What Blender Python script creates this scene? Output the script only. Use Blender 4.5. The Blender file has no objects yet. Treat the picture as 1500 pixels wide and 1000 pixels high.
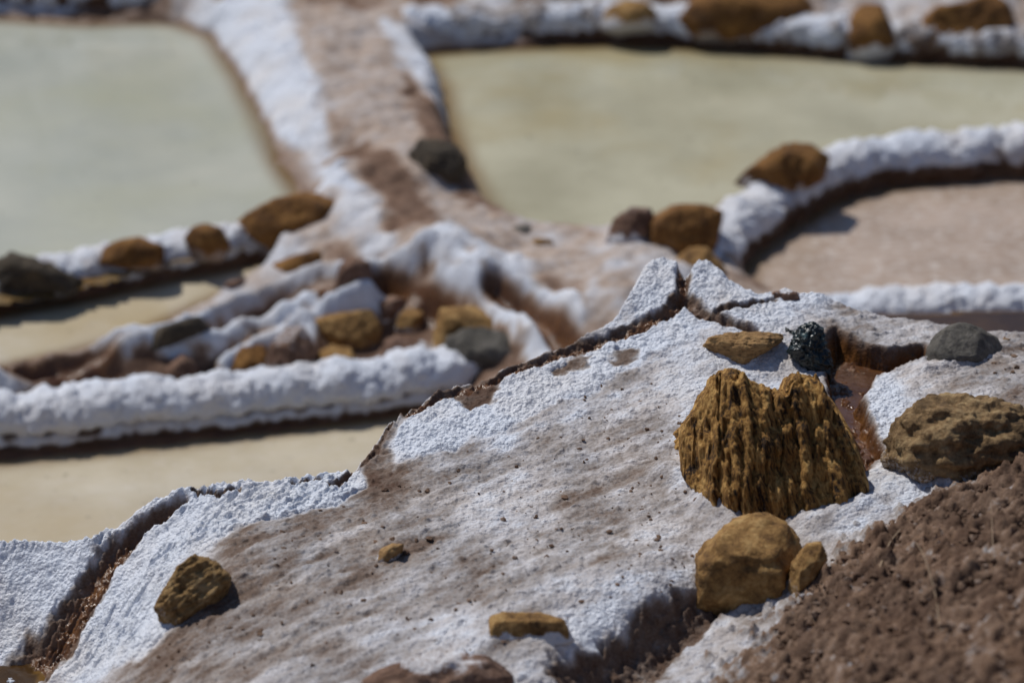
import bpy, bmesh, math, random
import numpy as np
from mathutils import Vector

# ------------------------------------------------------------------ camera, sky, sun, exposure
SC = bpy.context.scene
COL = SC.collection
CAM_H, PITCH, LENS = 2.6, math.radians(24.0), 100.0
cd = bpy.data.cameras.new('camera')
cd.lens = LENS; cd.sensor_width = 36.0; cd.clip_start = 0.05; cd.clip_end = 500.0
cam = bpy.data.objects.new('camera', cd); COL.objects.link(cam)
cam.location = (0, 0, CAM_H); cam.rotation_euler = (math.pi / 2 - PITCH, 0, 0)
SC.camera = cam
cd.dof.use_dof = True; cd.dof.focus_distance = 5.85; cd.dof.aperture_fstop = 1.9
cd.dof.aperture_blades = 9

SUN_EL, SUN_AZ = math.radians(55), math.radians(-46)      # behind the ponds, to the left
world = bpy.data.worlds.new('World'); SC.world = world; world.use_nodes = True
wn = world.node_tree.nodes; wl = world.node_tree.links
sky = wn.new('ShaderNodeTexSky'); sky.sky_type = 'NISHITA'; sky.sun_disc = False
sky.sun_elevation = SUN_EL; sky.sun_rotation = SUN_AZ; sky.altitude = 3000
bg = wn['Background']; bg.inputs['Strength'].default_value = 0.092
wl.new(sky.outputs[0], bg.inputs['Color'])
sd_ = bpy.data.lights.new('sun', 'SUN'); sd_.energy = 3.2; sd_.angle = math.radians(0.55)
sd_.color = (1.0, 0.965, 0.91)
sun = bpy.data.objects.new('sun', sd_); COL.objects.link(sun)
to_sun = Vector((math.sin(SUN_AZ) * math.cos(SUN_EL), math.cos(SUN_AZ) * math.cos(SUN_EL), math.sin(SUN_EL)))
sun.rotation_euler = to_sun.to_track_quat('Z', 'Y').to_euler()
SC.view_settings.view_transform = 'Standard'; SC.view_settings.look = 'None'
SC.view_settings.exposure = 0.02; SC.view_settings.gamma = 1.0
SC.view_settings.use_curve_mapping = False

random.seed(4); RNG = np.random.default_rng(7)

# ------------------------------------------------------------------ surveying: photo point -> place on the ground
K = 36.0 / LENS / 1500.0
FW = np.array([0, math.cos(PITCH), -math.sin(PITCH)]); UP = np.array([0, math.sin(PITCH), math.cos(PITCH)])
RT = np.array([1.0, 0, 0]); EYE = np.array([0, 0, CAM_H])
def ray(u, v):
    u = np.asarray(u, float); v = np.asarray(v, float)
    return FW + ((u - 750) * K)[..., None] * RT + ((500 - v) * K)[..., None] * UP
def at(u, v, z):
    d = ray(u, v); t = (np.asarray(z, float) - CAM_H) / d[..., 2]
    return EYE + d * t[..., None]
LS = 1.22                                    # the ponds lie about half a metre below the near terrace
def low(z): return CAM_H - LS * (CAM_H - np.asarray(z, float))
def lows(lst):
    a = np.array(lst, float); return at(a[:, 0], a[:, 1], low(a[:, 2]))
def ats(lst):
    a = np.array(lst, float); return at(a[:, 0], a[:, 1], a[:, 2])

# ------------------------------------------------------------------ noise
PERM = RNG.permutation(256).astype(np.int32)
GR = RNG.normal(size=(256, 3)).astype(np.float32); GR /= np.linalg.norm(GR, axis=1)[:, None]
JIT = RNG.random((256, 3)).astype(np.float32)
def hsh(i, j, k): return PERM[(PERM[(PERM[i & 255] + j) & 255] + k) & 255]
def perlin(p, seed=0):
    p = np.asarray(p, np.float32) + np.float32(seed * 17.31)
    i = np.floor(p).astype(np.int32); f = p - i
    w = f * f * f * (f * (f * 6 - 15) + 10)
    out = 0
    for a in (0, 1):
        for b in (0, 1):
            for c in (0, 1):
                g = GR[hsh(i[:, 0] + a, i[:, 1] + b, i[:, 2] + c)]
                d = g[:, 0] * (f[:, 0] - a) + g[:, 1] * (f[:, 1] - b) + g[:, 2] * (f[:, 2] - c)
                out = out + d * (w[:, 0] if a else 1 - w[:, 0]) * (w[:, 1] if b else 1 - w[:, 1]) * (w[:, 2] if c else 1 - w[:, 2])
    return out * 1.6
def fbm(p, octv=4, seed=0, gain=0.5):
    s = 0; a = 1.0; p = np.asarray(p, np.float32)
    for o in range(octv):
        s = s + a * perlin(p * (2.03 ** o), seed + o * 3); a *= gain
    return s
def worley(p, seed=0):
    p = np.asarray(p, np.float32) + np.float32(seed * 11.7)
    i = np.floor(p).astype(np.int32); f = p - i
    best = np.full(len(p), 9.0, np.float32)
    for a in (-1, 0, 1):
        for b in (-1, 0, 1):
            for c in (-1, 0, 1):
                j = JIT[hsh(i[:, 0] + a, i[:, 1] + b, i[:, 2] + c)]
                d = (j[:, 0] + a - f[:, 0]) ** 2 + (j[:, 1] + b - f[:, 1]) ** 2 + (j[:, 2] + c - f[:, 2]) ** 2
                np.minimum(best, d, out=best)
    return np.sqrt(best)
def sst(a, b, x):
    t = np.clip((x - a) / (b - a), 0, 1); return t * t * (3 - 2 * t)

# ------------------------------------------------------------------ plane geometry
def seg_dist(P, poly, closed=False):
    """distance of points P (n,2) to a polyline, and the parameter along it (0..1)"""
    poly = np.asarray(poly, float); n = len(poly) - (0 if closed else 1)
    best = np.full(len(P), 1e9); par = np.zeros(len(P))
    for i in range(n):
        a = poly[i]; b = poly[(i + 1) % len(poly)]; ab = b - a; L2 = max(ab @ ab, 1e-12)
        t = np.clip(((P - a) @ ab) / L2, 0, 1)
        d = np.hypot(P[:, 0] - a[0] - t * ab[0], P[:, 1] - a[1] - t * ab[1])
        m = d < best; best = np.where(m, d, best); par = np.where(m, (i + t) / n, par)
    return best, par
def inside(P, poly):
    poly = np.asarray(poly, float); r = np.zeros(len(P), bool); n = len(poly)
    for i in range(n):
        a = poly[i]; b = poly[(i + 1) % n]
        if a[1] == b[1]: continue
        c = (a[1] > P[:, 1]) != (b[1] > P[:, 1])
        x = (b[0] - a[0]) * (P[:, 1] - a[1]) / (b[1] - a[1]) + a[0]
        r ^= c & (P[:, 0] < x)
    return r
def poly_sd(P, poly):                      # positive outside
    d, _ = seg_dist(P, poly, True); return np.where(inside(P, poly), -d, d)
def catmull(pts, n):
    pts = np.asarray(pts, float); P = np.vstack([2 * pts[0] - pts[1], pts, 2 * pts[-1] - pts[-2]])
    seg = np.linalg.norm(np.diff(pts, axis=0), axis=1); cum = np.r_[0, np.cumsum(seg)]
    s = np.linspace(0, cum[-1], n); k = np.clip(np.searchsorted(cum, s, 'right') - 1, 0, len(seg) - 1)
    t = ((s - cum[k]) / np.maximum(seg[k], 1e-9))[:, None]
    p0, p1, p2, p3 = P[k], P[k + 1], P[k + 2], P[k + 3]
    return 0.5 * (2 * p1 + (p2 - p0) * t + (2 * p0 - 5 * p1 + 4 * p2 - p3) * t ** 2 + (3 * p1 - p0 - 3 * p2 + p3) * t ** 3)

class Plate:                                # thin plate spline through surveyed points
    def __init__(s, pts, lam=2e-4):
        s.c = pts[:, :2]; n = len(pts)
        A = np.zeros((n + 3, n + 3)); A[:n, :n] = s.k(s.c, s.c) + lam * np.eye(n)
        A[:n, n] = 1; A[:n, n + 1:] = s.c; A[n, :n] = 1; A[n + 1:, :n] = s.c.T
        s.w = np.linalg.solve(A, np.r_[pts[:, 2], 0, 0, 0])
    def k(s, a, b):
        d2 = ((a[:, None, :] - b[None]) ** 2).sum(2); return 0.5 * d2 * np.log(d2 + 1e-12)
    def __call__(s, P):
        out = np.empty(len(P))
        for i in range(0, len(P), 40000):
            q = P[i:i + 40000]; out[i:i + 40000] = s.k(q, s.c) @ s.w[:-3] + s.w[-3] + q @ s.w[-2:]
        return out
class Grid:                                 # a sampled field with bilinear lookup
    def __init__(s, f, x0, x1, y0, y1, st):
        s.x0, s.y0, s.st = x0, y0, st
        xs = np.arange(x0, x1 + st, st); ys = np.arange(y0, y1 + st, st); X, Y = np.meshgrid(xs, ys)
        s.z = f(np.c_[X.ravel(), Y.ravel()]).reshape(X.shape)
    def __call__(s, P):
        h, w = s.z.shape
        fx = np.clip((P[:, 0] - s.x0) / s.st, 0, w - 1.001); fy = np.clip((P[:, 1] - s.y0) / s.st, 0, h - 1.001)
        i = fx.astype(int); j = fy.astype(int); a = fx - i; b = fy - j
        return (s.z[j, i] * (1 - a) + s.z[j, i + 1] * a) * (1 - b) + (s.z[j + 1, i] * (1 - a) + s.z[j + 1, i + 1] * a) * b
    def covers(s, P):
        h, w = s.z.shape
        return (P[:, 0] > s.x0) & (P[:, 0] < s.x0 + s.st * (w - 1)) & (P[:, 1] > s.y0) & (P[:, 1] < s.y0 + s.st * (h - 1))
def shepard(P, pts, vals, pw=1.7, eps=1.2e-3, ys=0.42):
    num = np.zeros(len(P)); den = np.zeros(len(P))
    for (x, y), v in zip(pts, vals):
        w = 1.0 / ((P[:, 0] - x) ** 2 + ((P[:, 1] - y) * ys) ** 2 + eps) ** pw
        num += w * v; den += w
    return num / den

# ------------------------------------------------------------------ mesh building
def link_mesh(name, V, F, mat, attrs=None, origin=None, parent=None, smooth=True):
    V = np.asarray(V, np.float32); F = np.asarray(F, np.int32)
    if origin is not None: V = V - np.asarray(origin, np.float32)
    me = bpy.data.meshes.new(name)
    me.vertices.add(len(V)); me.vertices.foreach_set('co', V.ravel())
    k = F.shape[1]
    me.loops.add(F.size); me.loops.foreach_set('vertex_index', F.ravel())
    me.polygons.add(len(F)); me.polygons.foreach_set('loop_start', np.arange(0, F.size, k, dtype=np.int32))
    me.polygons.foreach_set('use_smooth', np.full(len(F), smooth))
    me.update(calc_edges=True)
    for n, a in (attrs or {}).items():
        at_ = me.attributes.new(n, 'FLOAT', 'POINT'); at_.data.foreach_set('value', np.asarray(a, np.float32))
    me.materials.append(mat)
    o = bpy.data.objects.new(name, me); COL.objects.link(o)
    if origin is not None: o.location = origin
    if parent is not None: o.parent = parent
    return o
def grid_faces(ny, nx):
    i = np.arange(ny * nx).reshape(ny, nx)
    return np.stack([i[:-1, :-1], i[:-1, 1:], i[1:, 1:], i[1:, :-1]], -1).reshape(-1, 4)
def tag(o, label=None, cat=None, group=None, kind=None):
    if label: o['label'] = label
    if cat: o['category'] = cat
    if group: o['group'] = group
    if kind: o['kind'] = kind
    return o

# ------------------------------------------------------------------ materials
def new_mat(name):
    m = bpy.data.materials.new(name); m.use_nodes = True
    return m, m.node_tree.nodes, m.node_tree.links, m.node_tree.nodes['Principled BSDF']
def N(nd, t, **kw):
    n = nd.new(t)
    for k, v in kw.items():
        if k in n.inputs: n.inputs[k].default_value = v
        else: setattr(n, k, v)
    return n
def math_(nd, lk, op, a, b=None, clamp=False):
    n = nd.new('ShaderNodeMath'); n.operation = op; n.use_clamp = clamp
    for i, x in enumerate((a, b)):
        if x is None: continue
        if isinstance(x, (int, float)): n.inputs[i].default_value = x
        else: lk.new(x, n.inputs[i])
    return n.outputs[0]
def mix_(nd, lk, f, a, b, mode='MIX'):
    n = nd.new('ShaderNodeMix'); n.data_type = 'RGBA'; n.blend_type = mode
    for s, x in ((n.inputs[0], f), (n.inputs[6], a), (n.inputs[7], b)):
        if isinstance(x, (int, float)): s.default_value = x
        elif isinstance(x, tuple): s.default_value = (*x, 1)
        else: lk.new(x, s)
    return n.outputs[2]
def ramp_(nd, lk, f, stops):
    r = nd.new('ShaderNodeValToRGB'); e = r.color_ramp.elements
    while len(e) < len(stops): e.new(0.5)
    for q, (p, c) in zip(e, stops): q.position = p; q.color = (*c, 1) if isinstance(c, tuple) else (c, c, c, 1)
    lk.new(f, r.inputs[0]); return r.outputs[0]

def salt_material(name, soil=(0.085, 0.043, 0.024), white=(0.76, 0.79, 0.85), grain=1.0, earth=(0.165, 0.118, 0.09), dust=(0.30, 0.268, 0.25)):
    """dry salt crust over reddish earth: attribute salt 0 = bare earth, 1 = clean crust; wet = brine-soaked"""
    m, nd, lk, b = new_mat(name)
    tc = nd.new('ShaderNodeTexCoord'); co = tc.outputs['Object']
    sa = N(nd, 'ShaderNodeAttribute', attribute_name='salt'); we = N(nd, 'ShaderNodeAttribute', attribute_name='wet')
    n1 = N(nd, 'ShaderNodeTexNoise', Scale=22.0, Detail=6.0, Roughness=0.65)
    n2 = N(nd, 'ShaderNodeTexNoise', Scale=170.0, Detail=4.0, Roughness=0.7)
    n3 = N(nd, 'ShaderNodeTexNoise', Scale=6.0, Detail=3.0)
    for n in (n1, n2, n3): lk.new(co, n.inputs['Vector'])
    d1 = math_(nd, lk, 'MULTIPLY', math_(nd, lk, 'SUBTRACT', n1.outputs[0], 0.5), 0.55)
    d2 = math_(nd, lk, 'MULTIPLY', math_(nd, lk, 'SUBTRACT', n2.outputs[0], 0.5), 0.55)
    f = math_(nd, lk, 'ADD', sa.outputs['Fac'], math_(nd, lk, 'ADD', d1, d2))
    col = ramp_(nd, lk, f, [(0.0, soil), (0.25, earth), (0.46, dust), (0.70, (0.53, 0.51, 0.515)), (0.95, white)])
    tint = ramp_(nd, lk, n3.outputs[0], [(0.35, (1, 0.93, 0.86)), (0.6, (0.97, 0.98, 1.0))])
    col = mix_(nd, lk, 0.7, col, tint, 'MULTIPLY')
    wetc = ramp_(nd, lk, n1.outputs[0], [(0.3, (0.06, 0.022, 0.008)), (0.7, (0.20, 0.085, 0.026))])
    wf = math_(nd, lk, 'MULTIPLY', we.outputs['Fac'], 1.0, True)
    col = mix_(nd, lk, wf, col, wetc)
    lk.new(col, b.inputs['Base Color'])
    mr = N(nd, 'ShaderNodeMapRange'); lk.new(wf, mr.inputs[0]); mr.inputs[3].default_value = 0.85; mr.inputs[4].default_value = 0.11
    lk.new(mr.outputs[0], b.inputs['Roughness']); b.inputs['Specular IOR Level'].default_value = 0.4
    vo = N(nd, 'ShaderNodeTexVoronoi', Scale=150.0); lk.new(co, vo.inputs['Vector'])
    hgt = math_(nd, lk, 'ADD', math_(nd, lk, 'MULTIPLY', vo.outputs[0], -0.7), n2.outputs[0])
    bp = N(nd, 'ShaderNodeBump', Strength=0.85 * grain, Distance=0.006); lk.new(hgt, bp.inputs['Height'])
    ms = N(nd, 'ShaderNodeMapRange'); lk.new(sa.outputs['Fac'], ms.inputs[0]); ms.inputs[1].default_value = .45; ms.inputs[2].default_value = .95
    ms.inputs[3].default_value = .36 * grain; ms.inputs[4].default_value = .9 * grain; lk.new(ms.outputs[0], bp.inputs['Strength'])
    lk.new(bp.outputs[0], b.inputs['Normal'])
    return m
M_SALT = salt_material('salt_crust')
M_MID = salt_material('far_crust', earth=(0.20, 0.12, 0.078), dust=(0.40, 0.315, 0.255))
M_WALL = salt_material('salt_wall_crust', white=(0.78, 0.81, 0.87))
M_EARTH = salt_material('dry_earth', soil=(0.085, 0.045, 0.025), earth=(0.20, 0.125, 0.08))

def water_material(name, deep, pale, shore=(0.16, 0.085, 0.02), stain=None, rough=0.12, scale=3.0, wave=0.25, specks=0.0, wscale=60.0):
    m, nd, lk, b = new_mat(name)
    co = nd.new('ShaderNodeTexCoord').outputs['Object']
    n1 = N(nd, 'ShaderNodeTexNoise', Scale=scale, Detail=6.0, Roughness=0.6); lk.new(co, n1.inputs['Vector'])
    col = ramp_(nd, lk, n1.outputs[0], [(0.3, deep), (0.68, pale)])
    n2 = N(nd, 'ShaderNodeTexNoise', Scale=wscale, Detail=3.0); lk.new(co, n2.inputs['Vector'])
    if specks:
        n3 = N(nd, 'ShaderNodeTexNoise', Scale=45.0, Detail=4.0, Roughness=0.7)
        mp = N(nd, 'ShaderNodeMapping'); mp.inputs['Scale'].default_value = (0.5, 1, 1)
        lk.new(co, mp.inputs[0]); lk.new(mp.outputs[0], n3.inputs['Vector'])
        col = mix_(nd, lk, math_(nd, lk, 'MULTIPLY', ramp_(nd, lk, n3.outputs[0], [(0.5, 0.0), (0.66, 1.0)]), specks), col, (0.66, 0.6, 0.54))
    if stain:
        n4 = N(nd, 'ShaderNodeTexNoise', Scale=1.3, Detail=5.0, Roughness=0.55); lk.new(co, n4.inputs['Vector'])
        col = mix_(nd, lk, math_(nd, lk, 'MULTIPLY', ramp_(nd, lk, n4.outputs[0], [(0.47, 0.0), (0.68, 1.0)]), .75), col, stain)
    sk = N(nd, 'ShaderNodeTexNoise', Scale=26.0, Detail=2.0, Roughness=0.5); lk.new(co, sk.inputs['Vector'])     # floating flecks
    col = mix_(nd, lk, math_(nd, lk, 'MULTIPLY', ramp_(nd, lk, sk.outputs[0], [(0.66, 0.0), (0.74, 1.0)]), .45), col, tuple(c * .6 for c in deep))
    sh = N(nd, 'ShaderNodeAttribute', attribute_name='shore')
    sf = math_(nd, lk, 'MULTIPLY', sh.outputs['Fac'], math_(nd, lk, 'ADD', n1.outputs[0], .35), True)
    col = mix_(nd, lk, sf, col, shore)
    lk.new(col, b.inputs['Base Color']); b.inputs['Roughness'].default_value = rough; b.inputs['IOR'].default_value = 1.34
    bp = N(nd, 'ShaderNodeBump', Strength=wave, Distance=0.003); lk.new(n2.outputs[0], bp.inputs['Height'])
    lk.new(bp.outputs[0], b.inputs['Normal'])
    return m

def rock_material(name, dark, mid, light, scale=14.0, stretch=(1, 1, 1), stops=(.36, .5, .66), bump=0.8, rough=0.85, rot=(0, 0, 0)):
    m, nd, lk, b = new_mat(name)
    tc = nd.new('ShaderNodeTexCoord'); oi = nd.new('ShaderNodeObjectInfo')
    ad = N(nd, 'ShaderNodeVectorMath', operation='ADD'); lk.new(tc.outputs['Object'], ad.inputs[0])
    sc = N(nd, 'ShaderNodeVectorMath', operation='SCALE'); sc.inputs[0].default_value = (7, 5, 3); lk.new(oi.outputs['Random'], sc.inputs['Scale'])
    lk.new(sc.outputs[0], ad.inputs[1])
    mp = N(nd, 'ShaderNodeMapping'); mp.vector_type = 'TEXTURE'; mp.inputs['Scale'].default_value = tuple(1 / v for v in stretch); mp.inputs['Rotation'].default_value = rot
    lk.new(ad.outputs[0], mp.inputs[0]); co = mp.outputs[0]
    n1 = N(nd, 'ShaderNodeTexNoise', Scale=scale, Detail=8.0, Roughness=0.68)
    n2 = N(nd, 'ShaderNodeTexNoise', Scale=scale * 5, Detail=6.0, Roughness=0.7)
    n3 = N(nd, 'ShaderNodeTexNoise', Scale=160.0, Detail=5.0, Roughness=0.7)
    lk.new(co, n1.inputs['Vector']); lk.new(co, n2.inputs['Vector']); lk.new(ad.outputs[0], n3.inputs['Vector'])
    f = math_(nd, lk, 'ADD', math_(nd, lk, 'MULTIPLY', n1.outputs[0], 0.55), math_(nd, lk, 'MULTIPLY', n2.outputs[0], 0.45))
    col = ramp_(nd, lk, f, [(stops[0], dark), (stops[1], mid), (stops[2], light)])
    sa = N(nd, 'ShaderNodeAttribute', attribute_name='salt')
    sf = math_(nd, lk, 'ADD', sa.outputs['Fac'], math_(nd, lk, 'MULTIPLY', math_(nd, lk, 'SUBTRACT', n3.outputs[0], 0.5), 1.1))
    sf = ramp_(nd, lk, sf, [(0.42, 0.0), (0.7, 1.0)])
    col = mix_(nd, lk, sf, col, (0.66, 0.65, 0.66))
    lk.new(col, b.inputs['Base Color']); b.inputs['Roughness'].default_value = rough; b.inputs['Specular IOR Level'].default_value = 0.3
    h = math_(nd, lk, 'ADD', n2.outputs[0], math_(nd, lk, 'MULTIPLY', n3.outputs[0], 0.4))
    bp = N(nd, 'ShaderNodeBump', Strength=bump, Distance=0.008); lk.new(h, bp.inputs['Height']); lk.new(bp.outputs[0], b.inputs['Normal'])
    return m
R_STRI = rock_material('striated_ochre', (0.028, 0.015, 0.008), (0.34, 0.17, 0.042), (0.72, 0.44, 0.15), 8.0, (4.2, 4.2, 0.3), (.42, .5, .6), 1.0, rot=(0, math.radians(-14), 0))
R_OCHRE = rock_material('ochre_stone', (0.10, 0.048, 0.016), (0.31, 0.17, 0.055), (0.55, 0.35, 0.14), 11.0, stops=(.38, .5, .62), bump=1.0)
R_TAN = rock_material('tan_stone', (0.14, 0.075, 0.03), (0.36, 0.21, 0.085), (0.5, 0.33, 0.15), 16.0, (1, 1, 2.5))
R_BROWN = rock_material('brown_stone', (0.045, 0.02, 0.007), (0.18, 0.08, 0.02), (0.34, 0.17, 0.045), 10.0)
R_RED = rock_material('red_brown_stone', (0.055, 0.028, 0.018), (0.17, 0.095, 0.062), (0.30, 0.195, 0.14), 10.0)
R_CLOD = rock_material('crumbly_ochre', (0.08, 0.042, 0.016), (0.32, 0.19, 0.07), (0.55, 0.39, 0.2), 16.0, bump=1.0)
R_GREY = rock_material('grey_stone', (0.05, 0.045, 0.038), (0.12, 0.108, 0.09), (0.22, 0.2, 0.17), 16.0)
R_MOTTLE = rock_material('mottled_stone', (0.045, 0.025, 0.012), (0.25, 0.155, 0.07), (0.52, 0.37, 0.19), 15.0, bump=1.0)
R_DARK = rock_material('dark_stone', (0.025, 0.02, 0.016), (0.065, 0.05, 0.034), (0.12, 0.09, 0.055), 12.0)

# ------------------------------------------------------------------ the ponds (outline surveyed at water level)
PONDS_ = {
 'A': (-.15, [(-160, 15), (0, 28), (130, 36), (220, 33), (265, 36), (310, 55), (350, 110), (385, 180), (412, 240), (445, 290), (340, 350), (130, 405), (-160, 465)]),
 'B': (-.15, [(612, 82), (700, 73), (900, 66), (1000, 71), (1200, 84), (1320, 92), (1500, 100), (1750, 110), (1750, 245), (1300, 240), (1160, 275), (1080, 300), (1000, 345), (900, 362), (800, 352), (745, 335), (712, 305), (676, 240), (655, 185), (645, 130)]),
 'C': (-.17, [(1750, 252), (1500, 258), (1400, 264), (1300, 276), (1215, 300), (1150, 338), (1105, 375), (1088, 400), (1095, 440), (1200, 462), (1300, 465), (1750, 470)]),
 'D': (-.20, [(-160, 488), (0, 458), (100, 440), (250, 408), (380, 383), (410, 388), (380, 412), (300, 447), (210, 490), (100, 520), (-160, 575)]),
 'E': (-.25, [(-160, 690), (0, 675), (200, 655), (400, 631), (560, 612), (680, 585), (640, 660), (520, 760), (250, 840), (-160, 850)]),
}
PONDS = {k: (float(low(z)), p) for k, (z, p) in PONDS_.items()}
POND_XY = {k: at(np.array([p[0] for p in pl]), np.array([p[1] for p in pl]), z)[:, :2] for k, (z, pl) in PONDS.items()}
EDGE = {'A': .17, 'B': .08, 'C': .06, 'D': .05, 'E': .06}

# ------------------------------------------------------------------ height of the middle ground: far path, junction, rubble slope
MID = lows([(500, 30, -.03), (440, 60, -.03), (560, 60, -.03), (520, 150, -.035), (600, 150, -.05), (570, 220, -.04), (620, 280, -.04),
  (700, 340, -.05), (760, 370, -.045), (850, 380, -.04), (700, 385, -.03), (900, 400, -.03), (850, 440, -.03), (650, 360, -.02), (480, 250, -.03),
  (960, 380, -.03), (1000, 345, -.06), (1060, 400, -.06), (600, 362, -.05), (500, 382, -.10), (400, 416, -.155), (300, 456, -.175), (150, 506, -.205), (0, 546, -.22), (-150, 586, -.23),
  (500, 545, -.22), (300, 560, -.23), (100, 585, -.24), (-150, 620, -.24), (650, 535, -.2), (740, 515, -.14), (560, 440, -.15), (640, 425, -.12), (400, 490, -.21), (500, 480, -.19),
  (200, 535, -.19), (0, 568, -.21), (820, 490, -.1), (760, 440, -.09), (440, 330, -.2), (250, 375, -.22), (0, 435, -.22), (-150, 465, -.22), (520, 330, -.05),
  (100, 640, -.28), (400, 605, -.28), (1160, 300, -.22), (1300, 250, -.22), (1500, 240, -.22), (1700, 240, -.22), (1300, 460, -.2), (1500, 460, -.2), (1700, 460, -.2),
  (700, 45, -.1), (900, 45, -.14), (1100, 50, -.16), (1300, 60, -.16), (1500, 70, -.16), (1700, 80, -.16), (0, 0, -.1), (150, 0, -.1), (-150, 0, -.1), (300, 8, -.06),
  (600, 0, -.05), (900, -10, -.08), (1300, -10, -.1), (1700, 0, -.1), (600, -60, .0), (0, -60, .0), (1200, -60, .0), (1700, -60, 0), (0, -160, .2), (700, -160, .2), (1500, -160, .2)])
mid_plate = Plate(MID, 1e-3)
RIDGES = [  # salt-coated ribs of the rubble slope: photo line with z, height, half width
 ([(-60, 540, -.17), (0, 526, -.165), (60, 511, -.16), (140, 492, -.15), (210, 478, -.14), (290, 447, -.125), (350, 414, -.11), (420, 397, -.1), (470, 378, -.07), (550, 358, -.03), (620, 356, -.02)], .048, .026),
 ([(-40, 585, -.22), (50, 574, -.215), (120, 548, -.2), (180, 520, -.18), (300, 492, -.16), (400, 448, -.13), (470, 418, -.11), (520, 404, -.09)], .06, .034),
 ([(330, 512, -.17), (400, 474, -.15), (480, 444, -.13), (540, 426, -.11)], .045, .024),
 ([(490, 446, -.13), (560, 418, -.1), (640, 408, -.08), (700, 422, -.075), (760, 460, -.08), (805, 512, -.09)], .042, .036),
 ([(610, 353, -.03), (680, 380, -.03), (760, 403, -.04), (825, 436, -.05), (852, 485, -.05)], .016, .03),
 ([(425, 548, -.2), (440, 500, -.17), (450, 470, -.15)], .045, .035),
 ([(600, 535, -.2), (612, 500, -.16)], .035, .03),
]
RIDGE_XY = [(lows(l)[:, :2], h * LS, w * LS) for l, h, w in RIDGES]
GULLIES = [([(725, 412, -.05), (780, 440, -.06), (820, 470, -.06), (842, 500, -.08)], .04, .03),
           ([(30, 555, -.2), (100, 545, -.19), (150, 535, -.18)], .03, .05),
           ([(480, 412, -.1), (560, 395, -.08), (620, 405, -.07), (650, 420, -.07)], .03, .028),
           ([(520, 225, -.04), (560, 270, -.04), (590, 330, -.04)], .012, .05)]
GULLY_XY = [(lows(l)[:, :2], d * LS, w * LS) for l, d, w in GULLIES]
def mid_height(P):
    z = mid_plate(P)
    for l, h, w in RIDGE_XY:
        d, _ = seg_dist(P, l); z = z + h * np.exp(-(d / w) ** 2)
    for l, dp, w in GULLY_XY:
        d, _ = seg_dist(P, l); z = z - dp * np.exp(-(d / w) ** 2)
    q = np.c_[P, np.zeros(len(P))]
    z = z + 0.022 * fbm(q * 7, 3, 5)
    for k, poly in POND_XY.items():
        zw = PONDS[k][0]; sd = poly_sd(P, poly) + 0.012 * perlin(q * 14, 9)
        e = EDGE[k]; land = np.maximum(z, zw + 0.02)
        t = np.clip(sd / e, -1, 1)
        prof = np.where(t > 0, zw + (land - zw) * np.sin(np.clip(t, 0, 1) * math.pi / 2) ** 0.8, zw + 0.15 * t)
        z = np.where(sd < e, np.where(t > 0, np.minimum(prof, land), prof), z)
    return z

# ------------------------------------------------------------------ height of the near terrace
CREST = [(-160, 800, -.10), (0, 790, -.10), (60, 792, -.10), (135, 791, -.09), (160, 778, -.08), (215, 737, -.03), (265, 717, .0), (300, 716, .0), (400, 706, .0),
 (480, 693, .0), (520, 684, .01), (545, 652, .02), (570, 612, .04), (640, 569, .05), (720, 545, .06), (830, 502, .08), (895, 468, .10), (925, 425, .14), (945, 388, .165), (968, 378, .17),
 (992, 383, .165), (1005, 404, .15), (1022, 378, .16), (1045, 384, .15), (1075, 412, .12), (1110, 431, .10), (1160, 428, .10), (1205, 431, .09), (1250, 450, .07), (1300, 462, .06),
 (1350, 467, .05), (1400, 474, .04), (1440, 486, .03), (1500, 484, .03), (1700, 484, .03)]
CR = ats(CREST)
FRONT = ats([(-160, 960, -.31), (-60, 990, -.31), (0, 958, -.272), (42, 1000, -.272), (-60, 1040, -.33), (0, 880, -.19), (90, 945, -.225), (60, 830, -.135), (200, 900, -.11), (150, 955, -.19), (110, 1000, -.24), (170, 820, -.1),
 (330, 800, -.01), (245, 925, -.07), (165, 1000, -.12), (280, 770, -.03), (400, 750, -.01), (500, 800, .0), (700, 750, .0), (600, 900, -.01), (400, 950, -.03), (800, 950, .0), (900, 700, .01), (1000, 700, .015),
 (700, 650, .02), (640, 620, .035), (900, 560, .05), (1000, 520, .075), (1000, 460, .105), (1050, 600, .05), (780, 560, .055), (850, 800, .005), (1000, 820, .0), (960, 870, -.005), (1050, 480, .1), (980, 420, .14), (1060, 425, .125),
 (1100, 560, .05), (1150, 520, .07), (1180, 470, .09), (1250, 500, .07), (1300, 510, .065), (1350, 500, .06), (1450, 530, .055), (1400, 560, .06), (1300, 600, .06), (1500, 580, .065), (1380, 640, .06), (1290, 690, .04), (1400, 690, .05),
 (1200, 780, .02), (1300, 760, .04), (1150, 850, -.01), (1060, 890, -.05), (980, 950, -.08), (900, 1000, -.08), (1080, 960, -.05), (1250, 900, .0), (1500, 800, .05), (1300, 1000, 0), (1000, 1060, -.08), (700, 1060, -.03), (400, 1060, -.06), (700, 975, -.01), (1700, 700, .05), (1700, 950, .05)])
front_plate = Plate(np.vstack([CR, FRONT]), 1.5e-4)
front_grid = Grid(front_plate, -2.6, 2.6, 3.2, 7.2, .01)
STREAM_XY = ats([(1208, 548, 0), (1222, 528, 0), (1250, 540, 0), (1300, 552, 0), (1352, 541, 0), (1350, 556, 0), (1310, 572, 0), (1276, 590, 0), (1258, 618, 0), (1268, 650, 0), (1290, 690, 0), (1262, 720, 0), (1235, 660, 0), (1215, 600, 0)])[:, :2]
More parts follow.
